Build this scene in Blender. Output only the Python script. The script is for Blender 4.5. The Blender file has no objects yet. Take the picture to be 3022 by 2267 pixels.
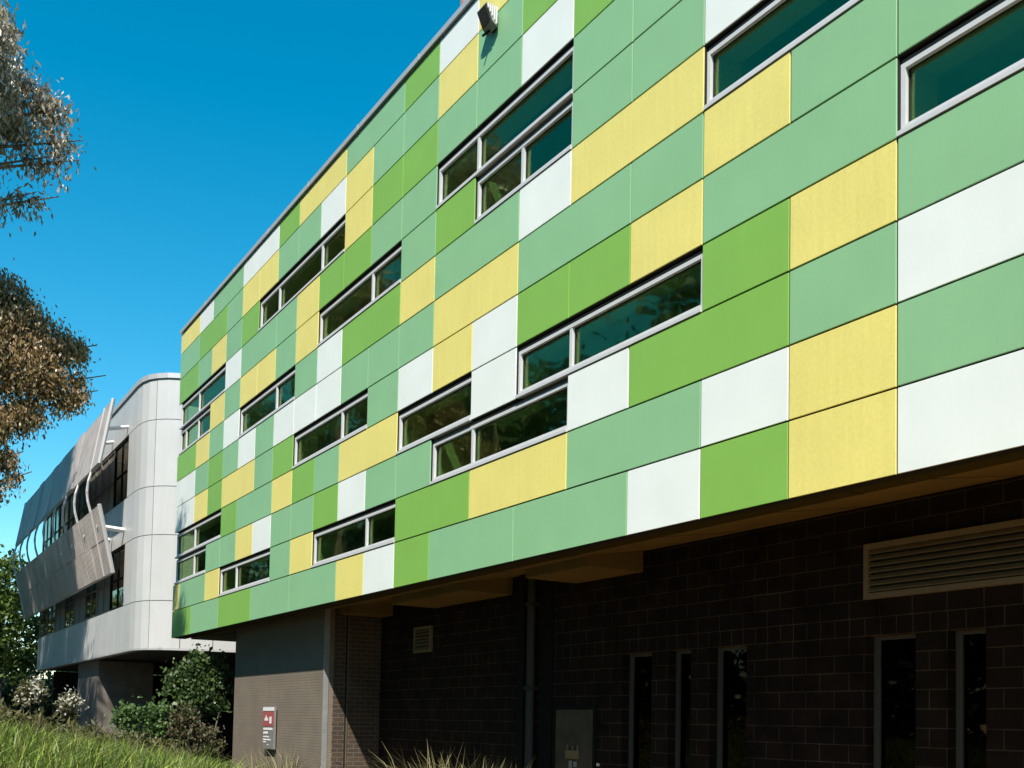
import bpy, math, random
import numpy as np
from mathutils import Vector, Matrix
R = math.radians
sc = bpy.context.scene
COL = sc.collection
random.seed(4)
SUN = Vector((1.25, -1.0, 1.9)).normalized()
GZ = -3.7            # ground level; z = 0 is the lower edge of the cladding

# ------------------------------------------------------------------ materials
def new_mat(name):
    m = bpy.data.materials.new(name); m.use_nodes = True
    return m, m.node_tree, m.node_tree.nodes['Principled BSDF']

def mat(name, col, rough=0.6, metal=0.0, var=0.0, scale=3.0, bump=0.0, bscale=40.0, spec=0.5, detail=4):
    m, nt, b = new_mat(name)
    b.inputs['Base Color'].default_value = (*col, 1)
    b.inputs['Roughness'].default_value = rough
    b.inputs['Metallic'].default_value = metal
    b.inputs['Specular IOR Level'].default_value = spec
    tc = nt.nodes.new('ShaderNodeTexCoord')
    if var:
        n = nt.nodes.new('ShaderNodeTexNoise'); n.inputs['Scale'].default_value = scale; n.inputs['Detail'].default_value = detail
        nt.links.new(tc.outputs['Object'], n.inputs['Vector'])
        r = nt.nodes.new('ShaderNodeMapRange')
        r.inputs['From Min'].default_value = .25; r.inputs['From Max'].default_value = .75
        r.inputs['To Min'].default_value = 1 - var; r.inputs['To Max'].default_value = 1 + var
        nt.links.new(n.outputs['Fac'], r.inputs['Value'])
        mx = nt.nodes.new('ShaderNodeVectorMath'); mx.operation = 'SCALE'
        mx.inputs[0].default_value = col
        nt.links.new(r.outputs['Result'], mx.inputs['Scale'])
        nt.links.new(mx.outputs['Vector'], b.inputs['Base Color'])
    if bump:
        n2 = nt.nodes.new('ShaderNodeTexNoise'); n2.inputs['Scale'].default_value = bscale
        nt.links.new(tc.outputs['Object'], n2.inputs['Vector'])
        bp = nt.nodes.new('ShaderNodeBump'); bp.inputs['Strength'].default_value = bump; bp.inputs['Distance'].default_value = .01
        nt.links.new(n2.outputs['Fac'], bp.inputs['Height'])
        nt.links.new(bp.outputs['Normal'], b.inputs['Normal'])
    return m

def panel_mat(name, col, speck=0.0, streak=0.03):
    """painted sheet: soft tone differences from panel to panel, rain streaks, fine speckle"""
    m, nt, b = new_mat(name)
    b.inputs['Roughness'].default_value = .42
    b.inputs['Specular IOR Level'].default_value = .35
    tc = nt.nodes.new('ShaderNodeTexCoord')
    geo = nt.nodes.new('ShaderNodeNewGeometry')
    mp = nt.nodes.new('ShaderNodeMapping'); mp.inputs['Scale'].default_value = (7, 1, .5)
    nt.links.new(tc.outputs['Object'], mp.inputs['Vector'])
    n = nt.nodes.new('ShaderNodeTexNoise'); n.inputs['Scale'].default_value = 2.0; n.inputs['Detail'].default_value = 5
    nt.links.new(mp.outputs['Vector'], n.inputs['Vector'])
    def rng(src, a, bb, lo, hi):
        r = nt.nodes.new('ShaderNodeMapRange')
        r.inputs['From Min'].default_value = a; r.inputs['From Max'].default_value = bb
        r.inputs['To Min'].default_value = lo; r.inputs['To Max'].default_value = hi
        nt.links.new(src, r.inputs['Value']); return r.outputs['Result']
    def mul(a, bb):
        q = nt.nodes.new('ShaderNodeMath'); q.operation = 'MULTIPLY'
        nt.links.new(a, q.inputs[0]); nt.links.new(bb, q.inputs[1]); return q.outputs[0]
    f = mul(rng(n.outputs['Fac'], .3, .7, 1 - streak, 1 + streak),
            rng(geo.outputs['Random Per Island'], 0, 1, .965, 1.03))
    n3 = nt.nodes.new('ShaderNodeTexNoise'); n3.inputs['Scale'].default_value = 1.3
    nt.links.new(tc.outputs['Object'], n3.inputs['Vector'])
    f = mul(f, rng(n3.outputs['Fac'], .3, .7, .97, 1.03))
    if speck:
        n2 = nt.nodes.new('ShaderNodeTexNoise'); n2.inputs['Scale'].default_value = 28; n2.inputs['Detail'].default_value = 3
        nt.links.new(tc.outputs['Object'], n2.inputs['Vector'])
        f = mul(f, rng(n2.outputs['Fac'], .3, .7, 1 - speck, 1 + speck))
    sm = nt.nodes.new('ShaderNodeVectorMath'); sm.operation = 'SCALE'; sm.inputs[0].default_value = col
    nt.links.new(f, sm.inputs['Scale'])
    nt.links.new(sm.outputs['Vector'], b.inputs['Base Color'])
    n4 = nt.nodes.new('ShaderNodeTexNoise'); n4.inputs['Scale'].default_value = 1.6; n4.inputs['Detail'].default_value = 1
    nt.links.new(tc.outputs['Object'], n4.inputs['Vector'])
    bp = nt.nodes.new('ShaderNodeBump'); bp.inputs['Strength'].default_value = .25; bp.inputs['Distance'].default_value = .02
    nt.links.new(n4.outputs['Fac'], bp.inputs['Height']); nt.links.new(bp.outputs['Normal'], b.inputs['Normal'])
    return m

def glass_mat(name, tint, refl=1.0, wob=.15, rough=.02, base=.04):
    m = bpy.data.materials.new(name); m.use_nodes = True; nt = m.node_tree; nt.nodes.clear()
    out = nt.nodes.new('ShaderNodeOutputMaterial')
    tr = nt.nodes.new('ShaderNodeBsdfTransparent'); tr.inputs[0].default_value = (*tint, 1)
    gl = nt.nodes.new('ShaderNodeBsdfGlossy'); gl.inputs['Roughness'].default_value = rough
    gl.inputs[0].default_value = (.9, .82, .62, 1)
    fr = nt.nodes.new('ShaderNodeFresnel'); fr.inputs['IOR'].default_value = 1.5
    ml = nt.nodes.new('ShaderNodeMath'); ml.operation = 'MULTIPLY_ADD'; ml.use_clamp = True
    ml.inputs[1].default_value = refl; ml.inputs[2].default_value = base
    nt.links.new(fr.outputs[0], ml.inputs[0])
    mx = nt.nodes.new('ShaderNodeMixShader')
    nt.links.new(ml.outputs[0], mx.inputs[0]); nt.links.new(tr.outputs[0], mx.inputs[1]); nt.links.new(gl.outputs[0], mx.inputs[2])
    nt.links.new(mx.outputs[0], out.inputs[0])
    tc = nt.nodes.new('ShaderNodeTexCoord'); n = nt.nodes.new('ShaderNodeTexNoise'); n.inputs['Scale'].default_value = 1.7; n.inputs['Detail'].default_value = 1
    nt.links.new(tc.outputs['Object'], n.inputs['Vector'])
    bp = nt.nodes.new('ShaderNodeBump'); bp.inputs['Strength'].default_value = wob; bp.inputs['Distance'].default_value = .02
    nt.links.new(n.outputs['Fac'], bp.inputs['Height']); nt.links.new(bp.outputs['Normal'], gl.inputs['Normal'])
    return m

def brick_mat(name, c1, c2, mortar, bw, bh, plane='XZ', off=(0, 0, 0), msize=.006, offset=.5, rough=.85, var=.65):
    m, nt, b = new_mat(name)
    b.inputs['Roughness'].default_value = rough
    b.inputs['Specular IOR Level'].default_value = .2
    g = nt.nodes.new('ShaderNodeNewGeometry')
    sp = nt.nodes.new('ShaderNodeSeparateXYZ'); nt.links.new(g.outputs['Position'], sp.inputs[0])
    cb = nt.nodes.new('ShaderNodeCombineXYZ')
    nt.links.new(sp.outputs[plane[0]], cb.inputs[0]); nt.links.new(sp.outputs[plane[1]], cb.inputs[1])
    ad = nt.nodes.new('ShaderNodeVectorMath'); ad.operation = 'ADD'; ad.inputs[1].default_value = off
    nt.links.new(cb.outputs[0], ad.inputs[0])
    br = nt.nodes.new('ShaderNodeTexBrick')
    br.inputs['Color1'].default_value = (*c1, 1); br.inputs['Color2'].default_value = (*c2, 1); br.inputs['Mortar'].default_value = (*mortar, 1)
    br.inputs['Scale'].default_value = 1; br.inputs['Brick Width'].default_value = bw; br.inputs['Row Height'].default_value = bh
    br.inputs['Mortar Size'].default_value = msize; br.inputs['Mortar Smooth'].default_value = .2; br.offset = offset
    nt.links.new(ad.outputs[0], br.inputs['Vector'])
    n = nt.nodes.new('ShaderNodeTexNoise'); n.inputs['Scale'].default_value = 2.2; n.inputs['Detail'].default_value = 8
    nt.links.new(g.outputs['Position'], n.inputs['Vector'])
    r = nt.nodes.new('ShaderNodeMapRange'); r.inputs['From Min'].default_value = .3; r.inputs['From Max'].default_value = .7
    r.inputs['To Min'].default_value = 1 - var; r.inputs['To Max'].default_value = 1 + var
    nt.links.new(n.outputs['Fac'], r.inputs['Value'])
    s = nt.nodes.new('ShaderNodeVectorMath'); s.operation = 'SCALE'
    nt.links.new(br.outputs['Color'], s.inputs[0]); nt.links.new(r.outputs['Result'], s.inputs['Scale'])
    nt.links.new(s.outputs['Vector'], b.inputs['Base Color'])
    inv = nt.nodes.new('ShaderNodeMath'); inv.operation = 'SUBTRACT'; inv.inputs[0].default_value = 1
    nt.links.new(br.outputs['Fac'], inv.inputs[1])
    bp = nt.nodes.new('ShaderNodeBump'); bp.inputs['Distance'].default_value = .006; bp.inputs['Strength'].default_value = .8
    nt.links.new(inv.outputs[0], bp.inputs['Height']); nt.links.new(bp.outputs['Normal'], b.inputs['Normal'])
    return m

def leaf_mat(name, cols, rough=.5, trans=.3, spec=.5):
    m = bpy.data.materials.new(name); m.use_nodes = True; nt = m.node_tree
    b = nt.nodes['Principled BSDF']; out = nt.nodes['Material Output']
    b.inputs['Roughness'].default_value = rough; b.inputs['Specular IOR Level'].default_value = spec
    g = nt.nodes.new('ShaderNodeNewGeometry'); cr = nt.nodes.new('ShaderNodeValToRGB')
    e = cr.color_ramp.elements
    while len(e) < len(cols): e.new(.5)
    for i, c in enumerate(cols):
        e[i].position = i / (len(cols) - 1); e[i].color = (*c, 1)
    nt.links.new(g.outputs['Random Per Island'], cr.inputs[0])
    nt.links.new(cr.outputs[0], b.inputs['Base Color'])
    t = nt.nodes.new('ShaderNodeBsdfTranslucent'); nt.links.new(cr.outputs[0], t.inputs[0])
    mx = nt.nodes.new('ShaderNodeMixShader'); mx.inputs[0].default_value = trans
    nt.links.new(b.outputs[0], mx.inputs[1]); nt.links.new(t.outputs[0], mx.inputs[2]); nt.links.new(mx.outputs[0], out.inputs[0])
    return m

M = {}
M['W'] = panel_mat('white_panel', (.83, .87, .81), .012, .008)
M['M'] = panel_mat('mint_panel', (.270, .515, .265), .02, .012)
M['G'] = panel_mat('green_panel', (.235, .475, .085), .02, .012)
M['Y'] = panel_mat('yellow_panel', (.82, .71, .205), .045)
M['black'] = mat('black_cavity', (.008, .008, .008), .9)
M['alu'] = mat('white_aluminium', (.66, .66, .65), .4, .1, .04, 6)
M['coping'] = mat('grey_coping', (.52, .52, .52), .45, .3, .06, 2)
M['head_shade'] = mat('brown_head_shade', (.12, .085, .065), .6)  # shadow brown for the window heads, put into the colour
M['plaster'] = mat('plaster', (.70, .70, .55), .8)
M['inner'] = mat('room_ceiling', (.66, .62, .50), .9)
M['carpet'] = mat('carpet', (.22, .19, .15), .95)
M['roomwall'] = mat('room_wall', (.40, .35, .28), .9, var=.3, scale=1.2)
M['glass'] = glass_mat('tinted_glass', (.60, .76, .56), .5, .2, .03, .0)
M['sglass'] = glass_mat('grey_glass', (.42, .48, .36), 1.2, .3, .03, .06)
M['dglass'] = glass_mat('dark_glass', (.02, .025, .025), .45, .1, .02, .0)
M['soffit'] = mat('tan_soffit', (.19, .13, .035), .7, 0, .2, 2)
M['lip'] = mat('olive_lip', (.055, .045, .010), .9, spec=.1)
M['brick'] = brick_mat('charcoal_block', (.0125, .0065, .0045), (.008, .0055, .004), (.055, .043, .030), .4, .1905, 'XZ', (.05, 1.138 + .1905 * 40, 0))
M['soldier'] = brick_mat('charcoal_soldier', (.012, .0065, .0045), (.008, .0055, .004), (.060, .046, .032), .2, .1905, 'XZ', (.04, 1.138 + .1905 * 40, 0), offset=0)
M['ribwall'] = brick_mat('ribbed_render', (.20, .165, .125), (.19, .16, .122), (.15, .125, .098), 9.0, .055, 'XZ', (0, 40, 0), .0035, var=.09)
M['sidebrick'] = brick_mat('brown_brick', (.075, .052, .034), (.058, .046, .036), (.15, .125, .10), .23, .086, 'YZ', (0, 40, 0), .006, var=.2)
M['steel'] = mat('grey_steel', (.33, .34, .33), .5, .4, .15, 5)
M['dsteel'] = mat('dull_pipe', (.022, .022, .02), .6)
M['blacksteel'] = mat('black_steel', (.008, .008, .008), .8, spec=.15)
M['jamb'] = mat('dull_jamb', (.10, .10, .09), .5, .3)
M['louvre'] = mat('bronze_louvre', (.22, .165, .09), .5, .2, .1, 4)
M['galv'] = mat('weathered_door', (.062, .052, .038), .6, .2, .45, 4, detail=8)
M['slate'] = panel_mat('silver_cladding', (.50, .505, .49), .01, .015)
M['sgrey'] = mat('grey_infill', (.17, .155, .13), .5, 0, .12, 3)
M['screen'] = mat('perforated_screen', (.45, .40, .365), .5, .3, .18, 1.6)
M['screenrib'] = mat('screen_rib', (.55, .53, .51), .45, .3)
M['white'] = mat('white_paint', (.78, .78, .76), .4)
M['concrete'] = mat('concrete', (.16, .14, .12), .85, 0, .25, 3, .3)
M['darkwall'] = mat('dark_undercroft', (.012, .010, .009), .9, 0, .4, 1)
M['bark'] = mat('bark', (.16, .13, .10), .9, 0, .35, 5, .6, 12)
M['soil'] = mat('mulch', (.045, .030, .018), .95, 0, .4, 6, .8, 30)
M['mulch'] = mat('bark_mulch', (.25, .135, .04), .95, 0, .35, 6, .8, 30)
M['lawn'] = mat('lawn', (.022, .030, .009), .95, 0, .35, .7, .8, 30)
M['gum_grey'] = leaf_mat('gum_leaf_grey', [(.17, .13, .07), (.30, .24, .15), (.21, .18, .08), (.42, .35, .27), (.66, .60, .52)], .38, .3, .7)
M['gum_brown'] = leaf_mat('gum_leaf_brown', [(.15, .10, .045), (.29, .19, .085), (.22, .175, .06), (.34, .21, .11), (.60, .48, .31)], .42, .3, .6)
M['bright'] = leaf_mat('bright_leaf', [(.05, .09, .015), (.10, .16, .025), (.16, .22, .04), (.07, .12, .02)], .5, .35)
M['vib'] = leaf_mat('shrub_leaf', [(.025, .05, .014), (.045, .09, .02), (.08, .13, .035), (.14, .18, .07)], .45, .25)
M['fresh'] = leaf_mat('fresh_leaf', [(.04, .08, .02), (.08, .15, .035), (.14, .22, .07)], .5, .3)
M['rust'] = leaf_mat('rusty_leaf', [(.04, .04, .015), (.08, .06, .028), (.14, .09, .05), (.05, .07, .02), (.09, .11, .035), (.06, .085, .025)], .6, .25)
M['olive'] = leaf_mat('olive_leaf', [(.04, .042, .012), (.08, .08, .022), (.13, .12, .04), (.16, .14, .06)], .6, .3)
M['flower'] = leaf_mat('white_petal', [(.55, .54, .44), (.70, .68, .56), (.30, .28, .17)], .6, .3)
M['blade'] = leaf_mat('grass_blade', [(.03, .06, .010), (.11, .20, .025), (.26, .38, .05), (.48, .52, .13), (.05, .07, .015), (.14, .12, .04), (.10, .18, .025)], .45, .35)
M['straw'] = leaf_mat('straw_blade', [(.10, .11, .03), (.22, .21, .08), (.36, .32, .16), (.30, .24, .13)], .5, .3)
M['red'] = mat('red_sign', (.36, .085, .08), .5, var=.1)
M['signgrey'] = mat('grey_sign', (.20, .19, .175), .5, var=.1)
M['lens'] = mat('brown_lens', (.06, .045, .035), .35)
M['blind'] = mat('drawn_blind', (.20, .20, .16), .8, var=.35, scale=1.5)
M['tyre'] = mat('rubber', (.02, .02, .02), .8)
M['plant'] = panel_mat('pink_cladding', (.36, .235, .19), .01)

# ------------------------------------------------------------------ mesh helpers
class MB:
    def __init__(s): s.v = []; s.f = []; s.mi = []; s.mats = []
    def m(s, mt):
        if mt not in s.mats: s.mats.append(mt)
        return s.mats.index(mt)
    def poly(s, pts, faces, mt=None):
        o = len(s.v); s.v += [tuple(p) for p in pts]; k = s.m(mt) if mt else 0
        for f in faces: s.f.append(tuple(o + i for i in f)); s.mi.append(k)
    def box(s, x0, x1, y0, y1, z0, z1, mt=None):
        p = [(x, y, z) for z in (z0, z1) for y in (y0, y1) for x in (x0, x1)]
        s.poly(p, [(0, 2, 3, 1), (4, 5, 7, 6), (0, 1, 5, 4), (2, 6, 7, 3), (0, 4, 6, 2), (1, 3, 7, 5)], mt)
    def hexa(s, a, b, mt=None):      # two quads joined
        s.poly(list(a) + list(b), [(3, 2, 1, 0), (4, 5, 6, 7), (0, 1, 5, 4), (1, 2, 6, 5), (2, 3, 7, 6), (3, 0, 4, 7)], mt)
    def tube(s, pts, rad, n=8, mt=None, cap=True):
        pts = [Vector(p) for p in pts]; rings = []; o = len(s.v); k = s.m(mt) if mt else 0
        for i, p in enumerate(pts):
            d = (pts[min(i + 1, len(pts) - 1)] - pts[max(i - 1, 0)]).normalized()
            a = d.cross(Vector((0, 0, 1)))
            if a.length < .1: a = d.cross(Vector((1, 0, 0)))
            a.normalize(); b2 = d.cross(a); r = rad[i] if hasattr(rad, '__len__') else rad
            for j in range(n):
                t = 2 * math.pi * j / n; s.v.append(tuple(p + a * r * math.cos(t) + b2 * r * math.sin(t)))
        for i in range(len(pts) - 1):
            for j in range(n):
                s.f.append((o + i * n + j, o + i * n + (j + 1) % n, o + (i + 1) * n + (j + 1) % n, o + (i + 1) * n + j)); s.mi.append(k)
        if cap:
            s.f.append(tuple(o + j for j in reversed(range(n)))); s.mi.append(k)
            e = o + (len(pts) - 1) * n; s.f.append(tuple(e + j for j in range(n))); s.mi.append(k)
    def bar(s, p, q, w, mt=None): s.tube([p, q], w / 1.414, 4, mt)
    def build(s, name, mt=None, parent=None, label=None, bevel=0, smooth=False):
        org = Vector(parent['_o']) if parent is not None else Vector((0, 0, 0))
        me = bpy.data.meshes.new(name)
        me.from_pydata([(x - org.x, y - org.y, z - org.z) for x, y, z in s.v], [], s.f)
        if s.mats:
            for q in s.mats: me.materials.append(q)
            me.polygons.foreach_set('material_index', s.mi)
        else: me.materials.append(mt)
        if smooth: me.polygons.foreach_set('use_smooth', [True] * len(me.polygons))
        me.update()
        o = bpy.data.objects.new(name, me); COL.objects.link(o)
        if parent is not None:
            o.parent = parent; o['_o'] = tuple(org)
        else: o['_o'] = (0, 0, 0)
        if label: o['label'] = label
        if bevel:
            b = o.modifiers.new('b', 'BEVEL'); b.width = bevel; b.segments = 2; b.limit_method = 'ANGLE'
        return o

def tag(o, label=None, cat=None, group=None, kind=None):
    if label: o['label'] = label
    if cat: o['category'] = cat
    if group: o['group'] = group
    if kind: o['kind'] = kind
    return o

def thing(name, loc, label, cat, group=None):
    o = bpy.data.objects.new(name, None); COL.objects.link(o); o.location = loc; o['_o'] = tuple(loc)
    o.empty_display_size = .3
    return tag(o, label, cat, group)

def np_obj(name, V, nper, mt, parent=None):
    """V: (n, nper, 3) polygons"""
    n = len(V); org = np.array(parent['_o'] if parent is not None else (0, 0, 0))
    me = bpy.data.meshes.new(name)
    me.vertices.add(n * nper); me.vertices.foreach_set('co', (V - org).reshape(-1).astype(np.float32))
    me.loops.add(n * nper); me.loops.foreach_set('vertex_index', np.arange(n * nper, dtype=np.int32))
    me.polygons.add(n); me.polygons.foreach_set('loop_start', (np.arange(n) * nper).astype(np.int32))
    me.polygons.foreach_set('loop_total', np.full(n, nper, np.int32))
    me.materials.append(mt); me.update(calc_edges=True)
    o = bpy.data.objects.new(name, me); COL.objects.link(o)
    if parent is not None: o.parent = parent
    o['_o'] = tuple(float(q) for q in org)
    return o

def blade_obj(name, V, mt):
    n = len(V); me = bpy.data.meshes.new(name)
    me.vertices.add(n * 8); me.vertices.foreach_set('co', V.reshape(-1).astype(np.float32))
    T = np.array([[0, 1, 6, 7], [1, 2, 5, 6], [2, 3, 4, 5]])
    F = (np.arange(n)[:, None, None] * 8 + T[None]).reshape(-1)
    me.loops.add(n * 12); me.loops.foreach_set('vertex_index', F.astype(np.int32))
    me.polygons.add(n * 3); me.polygons.foreach_set('loop_start', (np.arange(n * 3) * 4).astype(np.int32))
    me.polygons.foreach_set('loop_total', np.full(n * 3, 4, np.int32))
    me.materials.append(mt); me.update(calc_edges=True)
    o = bpy.data.objects.new(name, me); COL.objects.link(o); return o

def leaves(balls, n, L, W, droop=0.0, seed=0, shell=.55, bias=(0, 0, 0)):
    rg = np.random.default_rng(seed)
    B = np.array(balls, float); w = B[:, 3] ** 2.2; w /= w.sum()
    k = rg.choice(len(B), n, p=w)
    d = rg.normal(size=(n, 3)); d /= np.linalg.norm(d, axis=1)[:, None]
    rad = (shell + (.98 - shell) * rg.random(n) ** .6)
    # clumps: nudge points towards random twig centres
    P = B[k, :3] + d * (rad * B[k, 3])[:, None]
    ntw = max(8, n // 14)
    tw = P[rg.choice(n, ntw)]
    j = rg.integers(0, ntw, n)
    mask = rg.random(n) < .72
    # twigs near the same ball only
    off = rg.normal(size=(n, 3)) * (L * .95); off[:, 2] -= abs(rg.normal(size=n)) * L * droop * .8
    P[mask] = tw[j[mask]] + off[mask]
    ax = rg.normal(size=(n, 3)) + np.array(bias); ax[:, 2] -= droop * 2.2
    ax /= np.linalg.norm(ax, axis=1)[:, None]
    sd = np.cross(ax, rg.normal(size=(n, 3))); sd /= np.linalg.norm(sd, axis=1)[:, None]
    nr = np.cross(ax, sd)
    s = (.65 + .7 * rg.random(n))[:, None]
    l = L * s; ww = W * s * .5
    c = nr * l * .08
    return np.stack([P, P + ax * l * .45 + sd * ww + c, P + ax * l, P + ax * l * .45 - sd * ww + c], 1)

def blades(cen, n_each, h, w, lean=.5, seed=0, spread=.12):
    rg = np.random.default_rng(seed); C_ = np.repeat(np.array(cen, float), n_each, 0); n = len(C_)
    p0 = C_[:, :3].copy(); a0 = rg.random(n) * 6.283; rr = spread * np.sqrt(rg.random(n))
    p0[:, 0] += rr * np.cos(a0); p0[:, 1] += rr * np.sin(a0)
    a = a0 + rg.normal(size=n) * .6
    H = h * (.55 + .6 * rg.random(n)); ln = lean * (.15 + rg.random(n)) * H
    dr = np.stack([np.cos(a), np.sin(a), np.zeros(n)], 1); sd = np.stack([-np.sin(a + rg.normal(size=n)), np.cos(a), np.zeros(n)], 1)
    sd /= np.linalg.norm(sd, axis=1)[:, None]
    pts = []
    for t, q in ((0, 1), (.4, 1), (.75, .7), (1, .08)):
        z = H * (t - .28 * t ** 3 * (ln / H)); c = p0 + dr * (ln * t ** 2)[:, None]; c[:, 2] += z
        pts.append((c - sd * w * q * .5, c + sd * w * q * .5))
    return np.stack([np.stack([pts[0][0], pts[1][0], pts[2][0], pts[3][0], pts[3][1], pts[2][1], pts[1][1], pts[0][1]], 1)], 0)[0]

# ------------------------------------------------------------------ facade table: (right k, left k, colour) per row, row 0 = bottom; '#' = window with mullions
U, H = 1.2, .7
K_END = 19.55
ROWS = [
 [(-6,-4,'M'),(-4,-3,'G'),(-3,-2,'M'),(-2,0,'W'),(0,1,'Y'),(1,2,'G'),(2,3,'W'),(3,5,'M'),(5,7,'M'),(7,8,'G'),(8,9,'W'),(9,10,'Y'),(10,12,'M'),(12,14,'M'),(14,16,'G'),(16,18,'M'),(18,K_END,'G')],
 [(-6,-4,'W'),(-4,-2,'Y'),(-2,0,'M'),(0,1,'Y'),(1,2,'W'),(2,4,'M'),(4,6,'Y'),(6,8,'G'),(8,11,'#9'),(11,12,'Y'),(12,13,'M'),(13,16,'#15'),(16,17,'Y'),(17,19,'M'),(19,K_END,'Y')],
 [(-6,-4,'G'),(-4,-2,'M'),(-2,0,'W'),(0,1,'M'),(1,3,'G'),(3,4,'W'),(4,7,'#6'),(7,8,'M'),(8,9,'M'),(9,10,'W'),(10,11,'G'),(11,12,'M'),(12,13,'M'),(13,14,'W'),(14,15,'Y'),(15,16,'M'),(16,17,'M'),(17,K_END,'#18')],
 [(-6,-5,'Y'),(-5,-2,'#-4'),(-2,0,'M'),(0,1,'Y'),(1,2,'G'),(2,5,'#4'),(5,6,'W'),(6,8,'#'),(8,10,'Y'),(10,11,'M'),(11,12,'G'),(12,13,'Y'),(13,15,'M'),(15,16,'G'),(16,K_END,'#18')],
 [(-6,-4,'M'),(-4,-3,'W'),(-3,0,'#'),(0,2,'M'),(2,3,'Y'),(3,4,'G'),(4,5,'G'),(5,6,'W'),(6,7,'Y'),(7,8,'W'),(8,9,'M'),(9,12,'#10'),(12,13,'G'),(13,14,'M'),(14,16,'Y'),(16,17,'G'),(17,18,'Y'),(18,K_END,'W')],
 [(-6,-4,'G'),(-4,-2,'Y'),(-2,0,'M'),(0,1,'M'),(1,2,'Y'),(2,3,'M'),(3,5,'M'),(5,7,'Y'),(7,8,'M'),(8,9,'M'),(9,10,'M'),(10,11,'W'),(11,12,'W'),(12,13,'W'),(13,14,'M'),(14,15,'W'),(15,16,'M'),(16,17,'G'),(17,18,'M'),(18,K_END,'W')],
 [(-6,-3,'#-5'),(-3,-1,'M'),(-1,0,'G'),(0,2,'#'),(2,4,'Y'),(4,5,'W'),(5,7,'M'),(7,8,'Y'),(8,10,'G'),(10,11,'W'),(11,12,'M'),(12,15,'#13'),(15,16,'W'),(16,17,'M'),(17,18,'Y'),(18,K_END,'G')],
 [(-6,-4,'Y'),(-4,-2,'M'),(-2,0,'M'),(0,2,'W'),(2,3,'M'),(3,4,'M'),(4,6,'#5'),(6,7,'G'),(7,8,'M'),(8,11,'#9'),(11,12,'Y'),(12,13,'M'),(13,14,'Y'),(14,15,'Y'),(15,16,'M'),(16,17,'Y'),(17,K_END,'#18,19')],
 [(-6,-3,'M'),(-3,-2,'W'),(-2,0,'G'),(0,1,'Y'),(1,2,'M'),(2,3,'M'),(3,4,'M'),(4,7,'#6'),(7,8,'M'),(8,9,'M'),(9,10,'G'),(10,11,'G'),(11,12,'Y'),(12,13,'M'),(13,15,'M'),(15,16,'W'),(16,K_END,'#18')],
 [(-6,-5,'G'),(-5,-3,'M'),(-3,-1,'#-2'),(-1,1,'M'),(1,2,'W'),(2,3,'Y'),(3,4,'G'),(4,5,'W'),(5,6,'M'),(6,7,'M'),(7,8,'G'),(8,9,'G'),(9,10,'Y'),(10,14,'#11,13'),(14,15,'G'),(15,16,'M'),(16,17,'Y'),(17,18,'M'),(18,K_END,'G')],
 [(-6,-4,'W'),(-4,-2,'M'),(-2,-1,'G'),(-1,1,'Y'),(1,3,'M'),(3,4,'M'),(4,5,'G'),(5,6,'M'),(6,7,'Y'),(7,8,'M'),(8,9,'M'),(9,10,'Y'),(10,11,'W'),(11,12,'M'),(12,13,'M'),(13,14,'Y'),(14,15,'Y'),(15,16,'M'),(16,18,'G'),(18,K_END,'M')],
 [(-6,-4,'M'),(-4,-3,'Y'),(-3,-1,'M'),(-1,1,'G'),(1,2,'M'),(2,4,'W'),(4,5,'M'),(5,6,'Y'),(6,7,'W'),(7,8,'G'),(8,10,'M'),(10,12,'Y'),(12,13,'G'),(13,15,'W'),(15,17,'M'),(17,18,'W'),(18,K_END,'Y')],
]
TOP = 8.243
def zrow(r): return -.03 if r == 0 else (TOP if r == 12 else H * r)

# ------------------------------------------------------------------ camera
cam_d = bpy.data.cameras.new('camera'); cam = bpy.data.objects.new('camera', cam_d); COL.objects.link(cam); sc.camera = cam
FPX = 3160.62; yaw, pit, rol = 1.02026304, .0482407963, .0189965136
cam_d.sensor_width = 36; cam_d.lens = FPX / 3022 * 36; cam_d.shift_y = (1980.66 - 1133.5) / 3022
cam_d.clip_end = 2000; cam_d.clip_start = .05
fw = Vector((-math.sin(yaw) * math.cos(pit), math.cos(yaw) * math.cos(pit), math.sin(pit)))
r0 = Vector((math.cos(yaw), math.sin(yaw), 0)); u0 = r0.cross(fw)
rt = r0 * math.cos(rol) + u0 * math.sin(rol); up = -r0 * math.sin(rol) + u0 * math.cos(rol)
CP = Vector((5.76243478, -7.19392544, -2.11356770))
cam.matrix_world = Matrix(((rt.x, up.x, -fw.x, CP.x), (rt.y, up.y, -fw.y, CP.y), (rt.z, up.z, -fw.z, CP.z), (0, 0, 0, 1)))
def px(x, y, z):
    d = Vector((x, y, z)) - CP; c = d.dot(fw)
    if c < .1: return (-9e3, -9e3)
    return 1511 + FPX * d.dot(rt) / c, 1980.66 - FPX * d.dot(up) / c

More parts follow.
